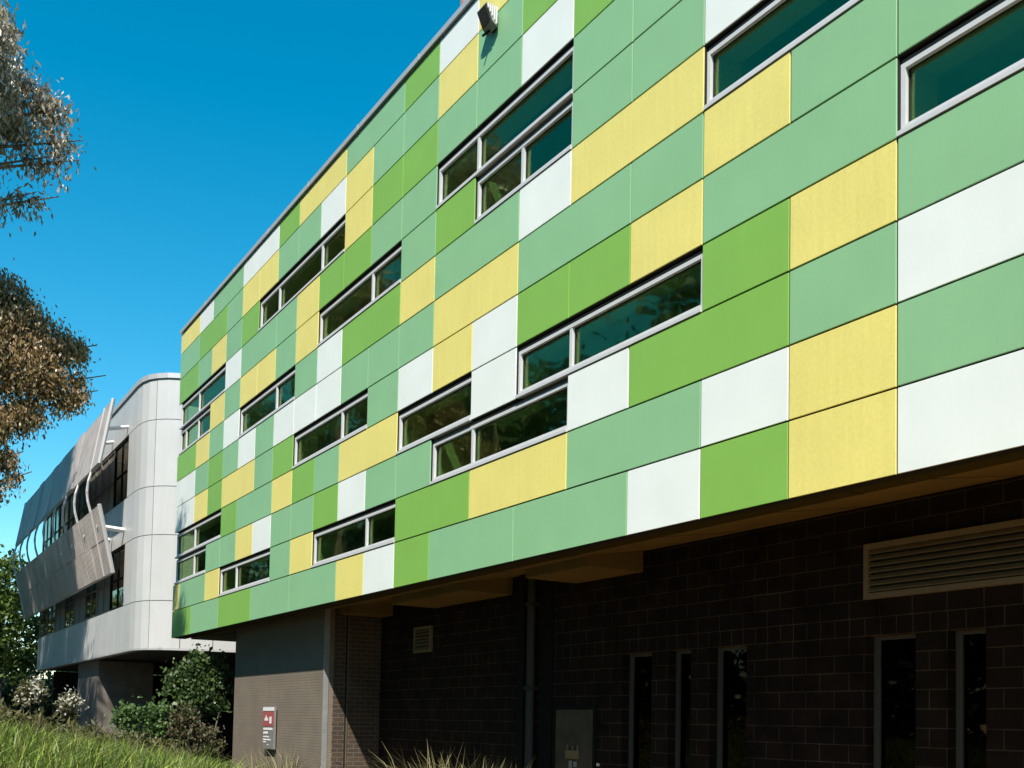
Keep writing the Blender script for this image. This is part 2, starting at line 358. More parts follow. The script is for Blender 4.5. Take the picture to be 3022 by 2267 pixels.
# ------------------------------------------------------------------ green building
B = thing('office_building', (-10, 3, GZ), 'long office block clad in mint, green, yellow and white panels over dark masonry', 'building')
GAP = .010
colname = {'W': 'white', 'M': 'mint green', 'G': 'grass green', 'Y': 'yellow'}
panels = []; wins = []
core = MB(); lining = MB()
for r, row in enumerate(ROWS):
    z0, z1 = zrow(r), zrow(r + 1)
    for (a, b, c) in row:
        x1, x0 = -U * a, -U * b
        if c[0] == '#':
            ms = [float(q) for q in c[1:].split(',')] if len(c) > 1 else []
            wins.append((x0, x1, z0, z1, [-U * q for q in ms])); continue
        q = [px(x, 0, z) for x in (x0, x1) for z in (z0, z1)]
        xs = [min(max(p[0], 0), 3022) for p in q]; ys = [min(max(p[1], 0), 2267) for p in q]
        area = (max(xs) - min(xs)) * (max(ys) - min(ys)) if max(p[0] for p in q) > 0 else 0
        if px((x0 + x1) / 2, 0, z0)[1] < -30: area = 0
        panels.append((area, x0, x1, z0, z1, c))
        xe = x0 + .15 if b == K_END else x0
        core.box(xe, x1, .0165, .119, z0, z1); lining.box(xe, x1, .12, .52, max(z0, .07), z1)
panels.sort(key=lambda p: -p[0])
rest = MB()
def panel(mb, x0, x1, z0, z1, mt=None):
    g = GAP; c = .002; y = 0.0
    x0 += g; x1 -= g; z0 += g; z1 -= g
    fr = [(x0 + c, y, z0 + c), (x1 - c, y, z0 + c), (x1 - c, y, z1 - c), (x0 + c, y, z1 - c)]
    md = [(x0, y + c, z0), (x1, y + c, z0), (x1, y + c, z1), (x0, y + c, z1)]
    bk = [(x0, .015, z0), (x1, .015, z0), (x1, .015, z1), (x0, .015, z1)]
    mb.poly(fr + md + bk, [(0, 1, 2, 3)] + [(i, i + 4, (i + 1) % 4 + 4, (i + 1) % 4) for i in range(4)] + [(i + 4, i + 8, (i + 1) % 4 + 8, (i + 1) % 4 + 4) for i in range(4)] + [(11, 10, 9, 8)], mt)
for i, (ar, x0, x1, z0, z1, c) in enumerate(panels):
    if i < 100 and ar > 0:
        mb = MB(); panel(mb, x0, x1, z0, z1); mb.build('cladding_panel', M[c], B, colname[c] + ' cladding panel')
    else: panel(rest, x0, x1, z0, z1, M[c])
o = rest.build('smaller_cladding_panels', None, B, 'smaller and farther cladding panels'); o['kind'] = 'stuff'
core.build('panel_backing', M['black'], B); lining.build('wall_lining', M['plaster'], B)

for (x0, x1, z0, z1, ms) in wins:
    g = .008; fy0, fy1 = .035, .13; t = .045; z1 -= .055
    if x0 < -23: x0 += .12
    f = MB()
    f.box(x0 + g, x0 + g + t, fy0, fy1, z0 + g, z1 - .012)
    f.box(x1 - g - t, x1 - g, fy0, fy1, z0 + g, z1 - .012)
    f.box(x0 + g + t, x1 - g - t, fy0, fy1, z1 - .012 - t, z1 - .012)
    f.box(x0 + g + t, x1 - g - t, fy0, fy1, z0 + .07, z0 + .105)
    xs = [x0 + g + t] + sorted(ms) + [x1 - g - t]
    for mx_ in ms: f.box(mx_ - .028, mx_ + .028, fy0 + .004, fy1, z0 + .105, z1 - .012 - t)
    w = f.build('window', M['alu'], B)
    sl = MB(); sl.hexa([(x0 + g, -.012, z0 + g), (x1 - g, -.012, z0 + g), (x1 - g, fy1, z0 + g), (x0 + g, fy1, z0 + g)],
                       [(x0 + g, -.012, z0 + .048), (x1 - g, -.012, z0 + .048), (x1 - g, fy1, z0 + .069), (x0 + g, fy1, z0 + .069)])
    sl.build('sill', M['alu'], w)
    hd = MB(); hd.box(x0 + g, x1 - g, .045, fy1, z1 - .010, z1 + .028, M['head_shade']); hd.box(x0 + g, x1 - g, .075, fy1, z1 + .029, z1 + .052, M['black']); hd.build('head_shadow_strips', None, w)  # brown and black strips stand in for the shadow under the window head
    for i in range(len(xs) - 1):
        a = xs[i] + (.028 if i > 0 else 0); b = xs[i + 1] - (.028 if i < len(xs) - 2 else 0)
        p = MB(); p.box(a, b, .085, .093, z0 + .105, z1 - .012 - t); p.build('pane', M['glass'], w)
        k = MB()   # black rubber gasket
        for q in ((a, a + .012, z0 + .105, z1 - .012 - t), (b - .012, b, z0 + .105, z1 - .012 - t)): k.box(q[0], q[1], .075, .084, q[2], q[3])
        k.box(a + .012, b - .012, .075, .084, z0 + .105, z0 + .117); k.box(a + .012, b - .012, .075, .084, z1 - .024 - t, z1 - .012 - t)
        k.build('gasket', M['black'], w)

XR, XL = 7.2, -U * K_END
it = MB()                                 # rooms behind the glass
it.box(XL + .2, XR, .521, 6, 3.62, 4.02, M['inner']); it.box(XL + .2, XR, .521, 6, 4.02, 4.08, M['carpet'])
it.box(XL + .2, XR, .521, 6, .30, .36, M['carpet'])
it.box(XL + .2, XR, .521, 6, 7.55, 8.1, M['inner'])
it.box(XL + .2, XR, 6, 6.1, .30, 8.1, M['roomwall'])
it.box(XL + .18, XL + .28, .53, 6, .3, 8.1, M['roomwall'])
for x in (-3.6, -8.4, -12, -15.6, -19.2):
    it.box(x - .05, x + .05, .53, 6, .36, 3.62, M['roomwall'])
for x in (-2.4, -7.2, -10.8, -16.8):
    it.box(x - .05, x + .05, .53, 6, 4.08, 7.55, M['roomwall'])
it.build('interior', None, B)
for zc, xs in ((3.62, (-22, -17.5, -13.8, -10.2, -5.8, -1.5)), (7.55, (-21.8, -17.8, -14.6, -11.8, -8.9, -5.2, -.8))):
    for x in xs:
        for y in (1.3, 3.4):
            l = MB(); l.box(x - .6, x + .6, y, y + .3, zc - .09, zc - .002); l.build('ceiling_light', M['white'], B)

cp = MB()                                  # parapet coping
cp.hexa([(XL - .03, -.04, TOP + .03), (XR, -.04, TOP + .03), (XR, .53, TOP + .03), (XL - .03, .53, TOP + .03)],
        [(XL - .03, -.04, TOP + .12), (XR, -.04, TOP + .12), (XR, .53, TOP + .15), (XL - .03, .53, TOP + .15)])
for x in np.arange(XL + 2.4, XR, 2.4): cp.box(x - .02, x + .02, -.044, .53, TOP + .028, TOP + .126)
cp.build('coping', M['coping'], B)
rf = MB(); rf.box(XL, XR, .531, 14, 8.101, 8.32); rf.box(XL + .02, XR, .02, .529, TOP + .001, TOP + .029); rf.build('roof', M['steel'], B)
ew = MB(); ew.box(XL, XL + .15, .525, 14, -.02, 8.1); ew.box(XR, XR + .1, 0, 14, -.02, 8.3); ew.box(XL + .16, XR, 13.8, 14, GZ, 8.1); ew.build('end_wall', M['slate'], B)
sf = MB()                                  # underside: edge lip, recessed soffit, bulkheads
sf.box(XL + .02, XR, .12, .36, -.026, .06, M['lip'])
sf.hexa([(XL + .02, .361, -.005), (XR, .361, -.005), (XR, 1.8, .23), (XL + .02, 1.8, .23)], [(XL + .02, .361, .05), (XR, .361, .05), (XR, 1.8, .29), (XL + .02, 1.8, .29)], M['soffit'])
sf.box(XL + .02, XR, 1.801, 13.7, .23, .29, M['soffit'])
for a, b in ((-7.1, -5.55), (-11.6, -8.9), (-16.5, -13.4)):
    sf.box(a, b, .9, 1.79, -.05, .229, M['soffit'])
for x in np.arange(XL + 1.2, XR, 2.4): sf.box(x - .006, x + .006, .1, .37, -.030, -.0265, M['black'])
for x in np.arange(XL + 1.8, XR, 1.8): sf.hexa([(x - .006, .362, -.008), (x + .006, .362, -.008), (x + .006, 1.79, .226), (x - .006, 1.79, .226)], [(x - .006, .362, -.0055), (x + .006, .362, -.0055), (x + .006, 1.79, .2285), (x - .006, 1.79, .2285)], M['black'])
sf.build('soffit', None, B)

YW = 1.8                                   # masonry ground floor with tall slots
ops = [(-5.98, -5.35), (-5.0, -4.57), (-4.21, -3.58), (-1.82, -1.21), (-.84, -.43)]
wl = MB()
WX0, WX1 = -13.93, 7.2
HD, ST = -1.138, -1.138 + .1905
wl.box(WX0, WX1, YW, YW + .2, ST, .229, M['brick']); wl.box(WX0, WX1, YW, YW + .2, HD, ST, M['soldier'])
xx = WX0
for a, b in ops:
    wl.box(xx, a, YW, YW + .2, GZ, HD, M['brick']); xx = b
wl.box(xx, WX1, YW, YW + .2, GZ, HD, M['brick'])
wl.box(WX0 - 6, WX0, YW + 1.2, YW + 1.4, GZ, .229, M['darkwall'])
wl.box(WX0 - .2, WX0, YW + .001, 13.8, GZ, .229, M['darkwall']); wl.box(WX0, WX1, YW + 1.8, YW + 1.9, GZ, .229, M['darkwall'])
wl.build('masonry_wall', None, B)
for a, b in ops:
    f = MB(); y0, y1 = YW + .12, YW + .19
    f.box(a, a + .07, y0, y1, GZ + .1, HD - .002); f.box(b - .035, b, y0, y1, GZ + .1, HD - .002)
    f.box(a + .07, b - .035, y0, y1, HD - .04, HD - .002); f.box(a + .07, b - .035, y0, y1, GZ + .1, GZ + .16)
    w = f.build('slot_window', M['jamb'], B)
    p = MB(); p.box(a + .07, b - .035, YW + .15, YW + .158, GZ + .16, HD - .04); p.build('pane', M['dglass'], w)

def louvre(x0, x1, z0, z1, n, fr, parent, lab):
    f = MB(); y0, y1 = YW - .05, YW - .002
    f.box(x0, x0 + fr, y0, y1, z0, z1); f.box(x1 - fr, x1, y0, y1, z0, z1)
    f.box(x0 + fr, x1 - fr, y0, y1, z1 - fr, z1); f.box(x0 + fr, x1 - fr, y0, y1, z0, z0 + fr)
    w = f.build('vent_louvre', M['louvre'], parent, lab)
    bk = MB(); bk.box(x0 + fr, x1 - fr, YW - .008, YW - .003, z0 + fr, z1 - fr); bk.build('backing', M['black'], w)
    bl = MB(); s = (z1 - z0 - 2 * fr) / n
    for i in range(n):
        z = z0 + fr + s * (i + .2)
        bl.hexa([(x0 + fr, y0 + .004, z), (x1 - fr, y0 + .004, z), (x1 - fr, y0 + .036, z + s * .62), (x0 + fr, y0 + .036, z + s * .62)],
                [(x0 + fr, y0 + .004, z + s * .14), (x1 - fr, y0 + .004, z + s * .14), (x1 - fr, y0 + .036, z + s * .74), (x0 + fr, y0 + .036, z + s * .74)])
    bl.build('blades', M['louvre'], w)
louvre(-1.82, 1.2, -.76, -.18, 7, .06, B, 'wide bronze louvre')
louvre(-12.38, -11.68, -.84, -.36, 6, .05, B, 'small square vent')

c = MB(); c.box(-8.48, -8.30, YW - .16, YW - .002, GZ, .22); c.box(-8.02, -7.70, YW - .02, YW - .001, GZ, .22); c.build('column_and_recess_shade', M['blacksteel'], B)  # second box: flat black sheet standing in for the shade of a recess
c = MB(); c.tube([(-8.19, YW - .09, GZ), (-8.19, YW - .09, .22)], .07, 12)
for z in (-3, -1.6, -.3): c.box(-8.27, -8.11, YW - .168, YW - .002, z, z + .05)
c.build('downpipe', M['dsteel'], B, smooth=False)
d = MB(); dz1 = -1.90
d.box(-7.64, -7.58, YW - .03, YW - .002, GZ, dz1 + .06); d.box(-6.62, -6.56, YW - .03, YW - .002, GZ, dz1 + .06); d.box(-7.58, -6.62, YW - .03, YW - .002, dz1, dz1 + .06)
do = d.build('service_door', M['blacksteel'], B, 'black-framed grey metal service door')
d = MB(); d.box(-7.575, -6.625, YW - .024, YW - .004, GZ + .02, dz1 - .004); d.build('door_leaf', M['galv'], do, bevel=.004)
d = MB(); d.box(-7.27, -6.95, YW - .05, YW - .025, -2.62, -2.50); d.box(-7.24, -7.22, YW - .045, YW - .025, -2.50, -2.42); d.box(-7.11, -7.09, YW - .045, YW - .025, -2.50, -2.43); d.box(-6.99, -6.97, YW - .045, YW - .025, -2.50, -2.42); d.build('lock_plate', M['louvre'], do)
d = MB(); d.box(-7.20, -7.12, YW - .034, YW - .025, -2.76, -2.65); d.box(-7.08, -7.0, YW - .034, YW - .025, -2.74, -2.66); d.box(-7.02, -6.97, YW - .031, YW - .025, -3.0, -2.78); d.build('sticker', M['steel'], do)
d = MB(); d.tube([(-6.50, YW - .03, -2.68), (-6.50, YW - .001, -2.68)], .022, 10); d.build('push_button', M['white'], B)

# plant enclosure on the roof
d = MB(); X0 = -13.4
d.box(X0, X0 + 6, 3.0, 8, 8.33, 14)
for i in range(20): d.box(X0 + .1 + i * .3, X0 + .2 + i * .3, 2.94, 2.999, 8.33, 14)
d.build('rooftop_enclosure', M['plant'], B)

# floodlight under the parapet
fl = thing('floodlight', (-6.7, 0, 7.45), 'boxy grey floodlight fixed high on the yellow panel below the roof edge', 'light')
d = MB(); xa, xb = -6.86, -6.60
d.hexa([(xa, -.12, 7.50), (xb, -.12, 7.50), (xb, -.04, 7.44), (xa, -.04, 7.44)], [(xa, -.22, 7.72), (xb, -.22, 7.72), (xb, -.04, 7.72), (xa, -.04, 7.72)])
d.build('housing', M['steel'], fl)
d = MB()
for i in range(5): y = -.20 + i * .034; d.box(xb, xb + .018, y, y + .012, 7.70 - .05 - i * .045, 7.71)
d.build('cooling_fins', M['white'], fl)
d = MB(); d.hexa([(xa + .02, -.135, 7.515), (xb - .02, -.135, 7.515), (xb - .02, -.218, 7.70), (xa + .02, -.218, 7.70)], [(xa + .02, -.145, 7.51), (xb - .02, -.145, 7.51), (xb - .02, -.228, 7.695), (xa + .02, -.228, 7.695)]); d.build('lens', M['lens'], fl)
d = MB(); d.box(-6.78, -6.68, -.04, -.001, 7.46, 7.64); d.bar((-6.73, -.03, 7.5), (-6.84, -.14, 7.40), .03); d.build('bracket', M['blacksteel'], fl)

# rendered block with the sign
BX0, BX1, BY = -19.68, -13.95, .6
bl = thing('rendered_block', ((BX0 + BX1) / 2, BY, GZ), 'grey-brown rendered wall block standing under the panelled overhang', 'wall')
d = MB(); d.box(BX0, BX1 - .004, BY, BY + .2, GZ, .228); d.build('front_wall', M['ribwall'], bl)
d = MB(); d.box(BX1 - .2, BX1, BY + .201, YW + 1, GZ, .228); d.build('side_wall', M['sidebrick'], bl)
d = MB(); d.box(BX1 - .003, BX1 + .012, BY - .01, BY + .10, GZ, .22); d.build('corner_trim', M['steel'], bl)
d = MB(); d.box(BX1 + .001, BX1 + .014, 1.05, 1.085, GZ, .22, M['black']); d.box(BX1 + .001, BX1 + .02, 1.086, 1.10, GZ, .22, M['louvre']); d.build('joint_strip', None, bl)
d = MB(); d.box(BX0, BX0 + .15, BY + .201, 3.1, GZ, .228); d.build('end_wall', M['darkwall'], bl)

sg = thing('wall_sign', (-16.9, BY, -2.8), 'narrow upright red and grey sign board on the grey-brown block', 'sign')
sx0, sx1, sy = -17.22, -16.52, BY - .09
d = MB(); d.box(sx0, sx1, sy, sy + .05, -2.78, -1.86, M['signgrey']); d.box(sx0 + .1, sx0 + .16, sy + .051, BY - .001, -2.6, -2.0, M['steel']); d.box(sx1 - .16, sx1 - .1, sy + .051, BY - .001, -2.6, -2.0, M['steel']); d.build('board', None, sg)
d = MB(); d.box(sx0, sx1, sy - .006, sy - .001, -2.29, -1.97); d.build('red_field', M['red'], sg)
d = MB(); d.box(sx0, sx1, sy - .012, sy - .001, -1.955, -1.875); d.build('white_header', M['white'], sg)
d = MB(); ym, yp = sy - .012, sy - .007
d.box(sx0 + .12, sx0 + .34, ym, yp, -2.17, -2.11); d.box(sx0 + .18, sx0 + .25, ym, yp, -2.109, -2.06); d.box(sx1 - .26, sx1 - .14, ym, yp, -2.23, -2.08); d.build('symbols', M['white'], sg)
d = MB(); ym, yp = sy - .008, sy - .001
for a, b, z, h in ((.04, .64, -2.37, .055), (.04, .34, -2.455, .055), (.04, .42, -2.53, .03), (.04, .54, -2.595, .035), (.04, .22, -2.645, .03), (.3, .42, -2.70, .02)):
    n = max(1, int((b - a) / .09)); w = (b - a) / n
    d = MB()
    for i in range(n): d.box(sx0 + a + i * w, sx0 + a + i * w + w * random.uniform(.62, .9), ym, yp, z, z + h * random.uniform(.8, 1))
    d.build('text_line', M['white'], sg)

# ------------------------------------------------------------------ silver building
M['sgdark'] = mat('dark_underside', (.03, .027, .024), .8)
S = thing('silver_building', (-38, 5, GZ), 'silver-clad building with a rounded corner and slanted sunscreens beyond the panelled block', 'building')
OUT = [(-50.2, .27)] + [(-50.2 + i * 1.194, .27) for i in range(1, 17)] + [(-29.9, .27), (-29.4, .31), (-29.0, .42), (-28.7, .60), (-28.45, .86), (-28.3, 1.15), (-28.15, 1.6), (-27.99, 2.12), (-27.74, 3.08)]
cum = [0]
for i in range(1, len(OUT)): cum.append(cum[-1] + math.hypot(OUT[i][0] - OUT[i - 1][0], OUT[i][1] - OUT[i - 1][1]))
def at(s):
    for i in range(1, len(OUT)):
        if s <= cum[i] + 1e-9:
            t = (s - cum[i - 1]) / (cum[i] - cum[i - 1]); return (OUT[i - 1][0] + t * (OUT[i][0] - OUT[i - 1][0]), OUT[i - 1][1] + t * (OUT[i][1] - OUT[i - 1][1]))
    return OUT[-1]
def strip(mb, s0, s1, z0, z1, d0, d1, mt=None):
    """curved slab following the outline, between offsets d0 (outer) and d1 (inner)"""
    ss = [s0] + [c for c in cum if s0 + .03 < c < s1 - .03] + [s1]; A = []; Bp = []
    for s in ss:
        p, q = at(max(s - .05, 0)), at(min(s + .05, cum[-1])); dx, dy = q[0] - p[0], q[1] - p[1]; L = math.hypot(dx, dy); nx, ny = -dy / L, dx / L
        c = at(s); A.append((c[0] + nx * d0, c[1] + ny * d0)); Bp.append((c[0] + nx * d1, c[1] + ny * d1))
    n = len(ss); V = [(x, y, z) for z in (z0, z1) for L_ in (A, Bp) for x, y in L_]
    F = []
    for i in range(n - 1):
        F += [(i, i + 1, 2 * n + i + 1, 2 * n + i), (n + i + 1, n + i, 3 * n + i, 3 * n + i + 1), (2 * n + i, 2 * n + i + 1, 3 * n + i + 1, 3 * n + i), (i + 1, i, n + i, n + i + 1)]
    F += [(0, 2 * n, 3 * n, n), (n - 1, 2 * n - 1, 4 * n - 1, 3 * n - 1)]
    mb.poly(V, F, mt)
SF = cum[17] - 1.2 + .0       # end of the glazed flat part
SF = 19.1
zb = [0, 1.5, 3.58, 5.12, 7.25, 8.55]
js = [SF] + [cum[-1] - 4.55 + q for q in (.0, )]
j1 = SF + (cum[17] - SF) + 1.36      # joint at the curve
joints = [SF, 21.55, 22.55, 23.55, cum[-1]]
pan = MB()
for i in range(5):
    for a, b in zip(joints[:-1], joints[1:]): strip(pan, a + .012, b - .012, zb[i] + .012, zb[i + 1] - .012, 0, .05)
for a, b in ((0, 1), (2, 3), (4, 5)):
    n = 16
    for k in range(n): strip(pan, SF / n * k + .01, SF / n * (k + 1) - .01, zb[a] + .012, zb[b] - .012, 0, .05)
pan.build('silver_cladding', M['slate'], S, smooth=False)
bk = MB(); strip(bk, SF, cum[-1], 0.01, 8.5, .055, .2, M['coping'])
for a, b in ((0, 1), (2, 3), (4, 5)): strip(bk, 0, SF, zb[a] + .01, zb[b] - .01, .055, .2, M['coping'])
bk.build('cladding_frame', None, S)
cpn = MB(); strip(cpn, 0, cum[-1], 8.56, 8.72, -.05, .4); cpn.build('coping', M['coping'], S)
bot = MB(); strip(bot, 0, cum[-1], -.05, .008, -.01, .25); bot.build('base_trim', M['coping'], S)
for zz0, zz1, nm in ((1.5, 3.58, 'low'), (5.12, 7.25, 'up')):
    x = -50.2; k = 0
    while x < -31.2:
        x1 = min(x + 2.388, -31.13); t = .07
        f = MB(); y0, y1 = .30, .38
        f.box(x + .01, x + t, y0, y1, zz0, zz1); f.box(x1 - t, x1 - .01, y0, y1, zz0, zz1)
        f.box(x + t, x1 - t, y0, y1, zz1 - t, zz1); f.box(x + t, x1 - t, y0, y1, zz0, zz0 + t)
        f.box(x + t, x1 - t, y0 + .01, y1, zz0 + .98, zz0 + 1.03)
        xm = (x + x1) / 2; f.box(xm - .02, xm + .02, y0 + .01, y1, zz0 + t, zz0 + .98); f.box(xm - .02, xm + .02, y0 + .01, y1, zz0 + 1.03, zz1 - t)
        w = f.build('window', M['sgrey'] if k < 7 else M['blacksteel'], S)
        infill = (k in (2, 4, 6)) and nm == 'low' or (k in (5, 6) and nm == 'up')
        for (a, b) in ((x + t, xm - .02), (xm + .02, x1 - t)):
            p = MB(); p.box(a, b, .34, .348, zz0 + t, zz0 + .98); p.box(a, b, .34, .348, zz0 + 1.03, zz1 - t)
            p.build('pane', M['sgrey'] if infill else M['sglass'], w)
        k += 1; x = x1
it = MB()
for z in (.0, 4.2, 7.4): it.box(-50.1, -31, .5, 8, z + .06, z + .3, M['sgrey'])
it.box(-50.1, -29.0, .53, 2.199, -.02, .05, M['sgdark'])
it.box(-50.1, -31, 7.9, 8, .3, 8, M['roomwall']); it.box(-50.1, -30.3, 1.5, 1.56, .3, 7.2, M['blind']); it.box(-50.2, -50.1, .33, 8, 0, 8.5, M['slate'])
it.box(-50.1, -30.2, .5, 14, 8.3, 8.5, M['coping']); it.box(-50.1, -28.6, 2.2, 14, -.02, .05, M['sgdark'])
it.box(-29.3, -29.2, 2.6, 14, 0, 8.5, M['sgrey'])
it.build('interior', None, S)

def screen(ty, tz, by, bz, rows, lab):
    XA, XB = -51.1, -30.5; n = 17
    nrm = Vector((0, -(tz - bz), (by - ty) * -1 * -1)); up_ = Vector((0, ty - by, tz - bz)); nv = Vector((0, -up_.z, up_.y)).normalized()
    mb = MB(); w = (XB - XA) / n
    for i in range(n):
        x0, x1 = XA + i * w + .012, XA + (i + 1) * w - .012
        for j in range(rows):
            t0, t1 = j / rows + .006, (j + 1) / rows - .006
            o_ = random.uniform(-.028, .028)
            for q in range(6):       # folded ribs of the sheet
                xa = x0 + (x1 - x0) * q / 6; xb = x0 + (x1 - x0) * (q + .62) / 6; xc = x0 + (x1 - x0) * (q + 1) / 6
                for (u, v, dd) in ((xa, xb, .03), (xb, xc, .008)):
                    P0 = Vector((0, by, bz)) + up_ * t0; P1 = Vector((0, by, bz)) + up_ * t1; d_ = nv * (dd + o_)
                    mb.hexa([(u, P0.y, P0.z), (v, P0.y, P0.z), (v, P1.y, P1.z), (u, P1.y, P1.z)],
                            [(u, P0.y + d_.y, P0.z + d_.z), (v, P0.y + d_.y, P0.z + d_.z), (v, P1.y + d_.y, P1.z + d_.z), (u, P1.y + d_.y, P1.z + d_.z)])
    s = mb.build('sunscreen', M['screen'], S, lab)
    fr = MB()
    for x in (XA - .03, XB + .03): fr.bar((x, by, bz - .02), (x, ty, tz + .02), .09)
    for x in (XB - 1.21,): fr.bar((x, by - .03, bz), (x, ty - .03, tz), .05)
    for t in [j / rows for j in range(rows + 1)]:
        P0 = Vector((0, by, bz)) + up_ * t; fr.bar((XA, P0.y + .03, P0.z), (XB, P0.y + .03, P0.z), .06)
    fr.build('screen_frame', M['screenrib'], s)
    return s
up_s = screen(-.38, 8.17, -.74, 6.03, 1, 'upper slanted sunscreen')
lo_s = screen(-.70, 4.67, -.20, 2.52, 2, 'lower slanted sunscreen')
for i in range(9):
    x = -32.0 - i * 2.42
    mb = MB(); mb.tube([(x, -.70, 6.08), (x, -.80, 5.7), (x, -.83, 5.35), (x, -.79, 5.0), (x, -.68, 4.62)], .045, 6); mb.build('curved_strut', M['screenrib'], S)
for x in (-31.3, -33.7, -36.1, -38.5):
    mb = MB(); mb.bar((x, -.5, 7.35), (x, .28, 7.55), .09); mb.build('bracket', M['white'], S)
    mb = MB(); mb.bar((x, -.6, 4.1), (x, .28, 4.05), .12); mb.build('bracket', M['white'], S)

# under the silver building
pr = thing('concrete_pier', (-38.8, 1.5, GZ), 'broad concrete pier carrying the silver building, half in diagonal shadow', 'pier')
mb = MB(); mb.box(-40.8, -36.55, .58, 2.6, GZ, -.051); mb.build('shaft', M['concrete'], pr, bevel=.03)
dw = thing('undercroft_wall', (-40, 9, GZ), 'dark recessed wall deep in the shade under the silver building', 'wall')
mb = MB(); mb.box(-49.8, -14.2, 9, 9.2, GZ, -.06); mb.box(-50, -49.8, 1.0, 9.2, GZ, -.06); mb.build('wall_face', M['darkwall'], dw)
for y in (1.4, 3.4, 5.4): mb = MB(); mb.box(-49.8, -49.77, y, y + 1.5, -2.4, -.9); mb.build('dark_window', M['dglass'], dw)
ps = thing('wall_plate', (-35.5, 6, -1.9), 'small pale rectangular plate in the deep shade below the silver building', 'plate')
mb = MB(); mb.box(-34.2, -33.2, 8.9, 8.95, -1.5, -1.32); mb.build('plate_face', M['louvre'], ps)

# ------------------------------------------------------------------ ground
def ground_z(x, y):
    # planted bank that rises in front of the buildings to the left
    t = min(max((-x - 1.5) / 10, 0), 1); t = t * t * (3 - 2 * t)
    e = min(max((-1.6 - y) / 4.0, 0), 1) * min(max((y + 16) / 6, 0), 1)
    return GZ + .74 * t * e
gx = list(np.concatenate([np.linspace(-400, -60, 12), np.linspace(-55, 12, 60), np.linspace(20, 300, 10)]))
gy = list(np.concatenate([np.linspace(-300, -22, 10), np.linspace(-18, 4, 40), np.linspace(10, 400, 10)]))
g = MB(); V = [(x, y, ground_z(x, y)) for y in gy for x in gx]; nx = len(gx)
g.poly(V, [(j * nx + i, j * nx + i + 1, (j + 1) * nx + i + 1, (j + 1) * nx + i) for j in range(len(gy) - 1) for i in range(nx - 1)])
tag(g.build('ground', M['lawn'], smooth=True), kind='structure')
g = MB(); xs_ = np.linspace(-48, -2, 50); ys_ = np.linspace(-9, .3, 14)
g.poly([(x, y, ground_z(x, y) + .02) for y in ys_ for x in xs_], [(j * 50 + i, j * 50 + i + 1, (j + 1) * 50 + i + 1, (j + 1) * 50 + i) for j in range(13) for i in range(49)])
tag(g.build('garden_bed', M['soil'], smooth=True), kind='structure')

g = MB(); g.box(-13.9, 9, -4.2, 1.79, GZ + .004, GZ + .008)
tag(g.build('mulch_strip', M['mulch']), kind='structure')
# ------------------------------------------------------------------ plants
rg = np.random.default_rng(11)
def wedge(n, d0, d1, a0, a1):
    out = []
    for _ in range(n):
        d = math.sqrt(rg.uniform(d0 * d0, d1 * d1)); a = R(rg.uniform(a0, a1))
        x = CP.x - d * math.sin(a); y = CP.y + d * math.cos(a)
        if y > -1.0: continue
        out.append((x, y, ground_z(x, y)))
    return out
cl = wedge(1100, 11.5, 19.5, 73.5, 96)
cl2 = cl[::3]
tag(blade_obj('strappy_grass', np.concatenate([blades(cl, 30, .78, .022, .8, 1, .26), blades(cl2, 8, .92, .016, .8, 2, .2), blades(cl2, 24, .45, .02, 1.3, 3, .35)]), M['blade']), 'long strappy green grass filling the garden bed', 'grass', kind='stuff')
ol = [(c[0], c[1], c[2] + .45, .46) for c in wedge(260, 18.5, 29, 75.5, 96)]
tag(np_obj('ground_cover', leaves(ol, 80000, .11, .04, -.5, 5), 4, M['olive']), 'olive ground cover behind the strappy grass', 'ground cover', kind='stuff')

def tuft(x, y, z, h, n, seed, label, mt='straw', spread=.35, lean=.9):
    o = blade_obj('grass_tuft', blades([(x, y, z)], n, h, .016, lean, seed, spread), M[mt]); return tag(o, label, 'grass tuft', 'grass tufts at the foot of the walls')
def stemmed(name, balls, n, L, W, mt, label, cat, seed, base, extra=None, droop=-.3):
    t = thing(name, base, label, cat)
    np_obj('foliage', leaves(balls, n, L, W, droop, seed, .3), 4, M[mt], t)
    mb = MB()
    for b in balls[::2]:
        mid = ((b[0] + base[0]) / 2 + .05, (b[1] + base[1]) / 2, (b[2] + base[2]) / 2)
        mb.tube([base, mid, b[:3]], [.03, .02, .008], 5)
    mb.build('stems', M['bark'], t)
    if extra: tag(np_obj('flowers', leaves(extra, 300, .08, .07, 0, seed + 9, .8), 4, M['flower'], t), kind='stuff')
    return t
stemmed('leafy_shrub', [(-21.26,.14,-.83,.38),(-21.14,.59,-1.03,.38),(-21.37,-.28,-1.23,.34),(-21.22,.28,-1.47,.43),(-21.07,.79,-1.37,.26),(-21.43,-.5,-1.4,.17),(-21.33,-.11,-1.65,.34),(-21.17,.45,-1.8,.34)], 4200, .11, .07, 'vib', 'tall dark-leaved shrub in the shade below the corner of the panelled block', 'shrub', 21, (-21.2, .3, GZ))
stemmed('leafy_shrub', [(-20.67,-1.69,-2.15,.26),(-20.63,-1.51,-2.1,.30),(-20.7,-1.83,-2.3,.22),(-20.6,-1.6,-2.5,.3)], 900, .10, .065, 'fresh', 'low fresh-green shrub beside the concrete pier', 'shrub', 22, (-20.65, -1.6, ground_z(-20.6, -1.6)))
stemmed('leafy_shrub', [(-20.56,-1.17,-2.17,.26),(-20.5,-.91,-2.0,.24),(-20.51,-.98,-2.25,.26),(-20.5,-1.0,-2.5,.26)], 850, .10, .065, 'fresh', 'low fresh-green shrub right at the left foot of the tall dark shrub', 'shrub', 23, (-20.5, -1.05, ground_z(-20.5, -1.05)))
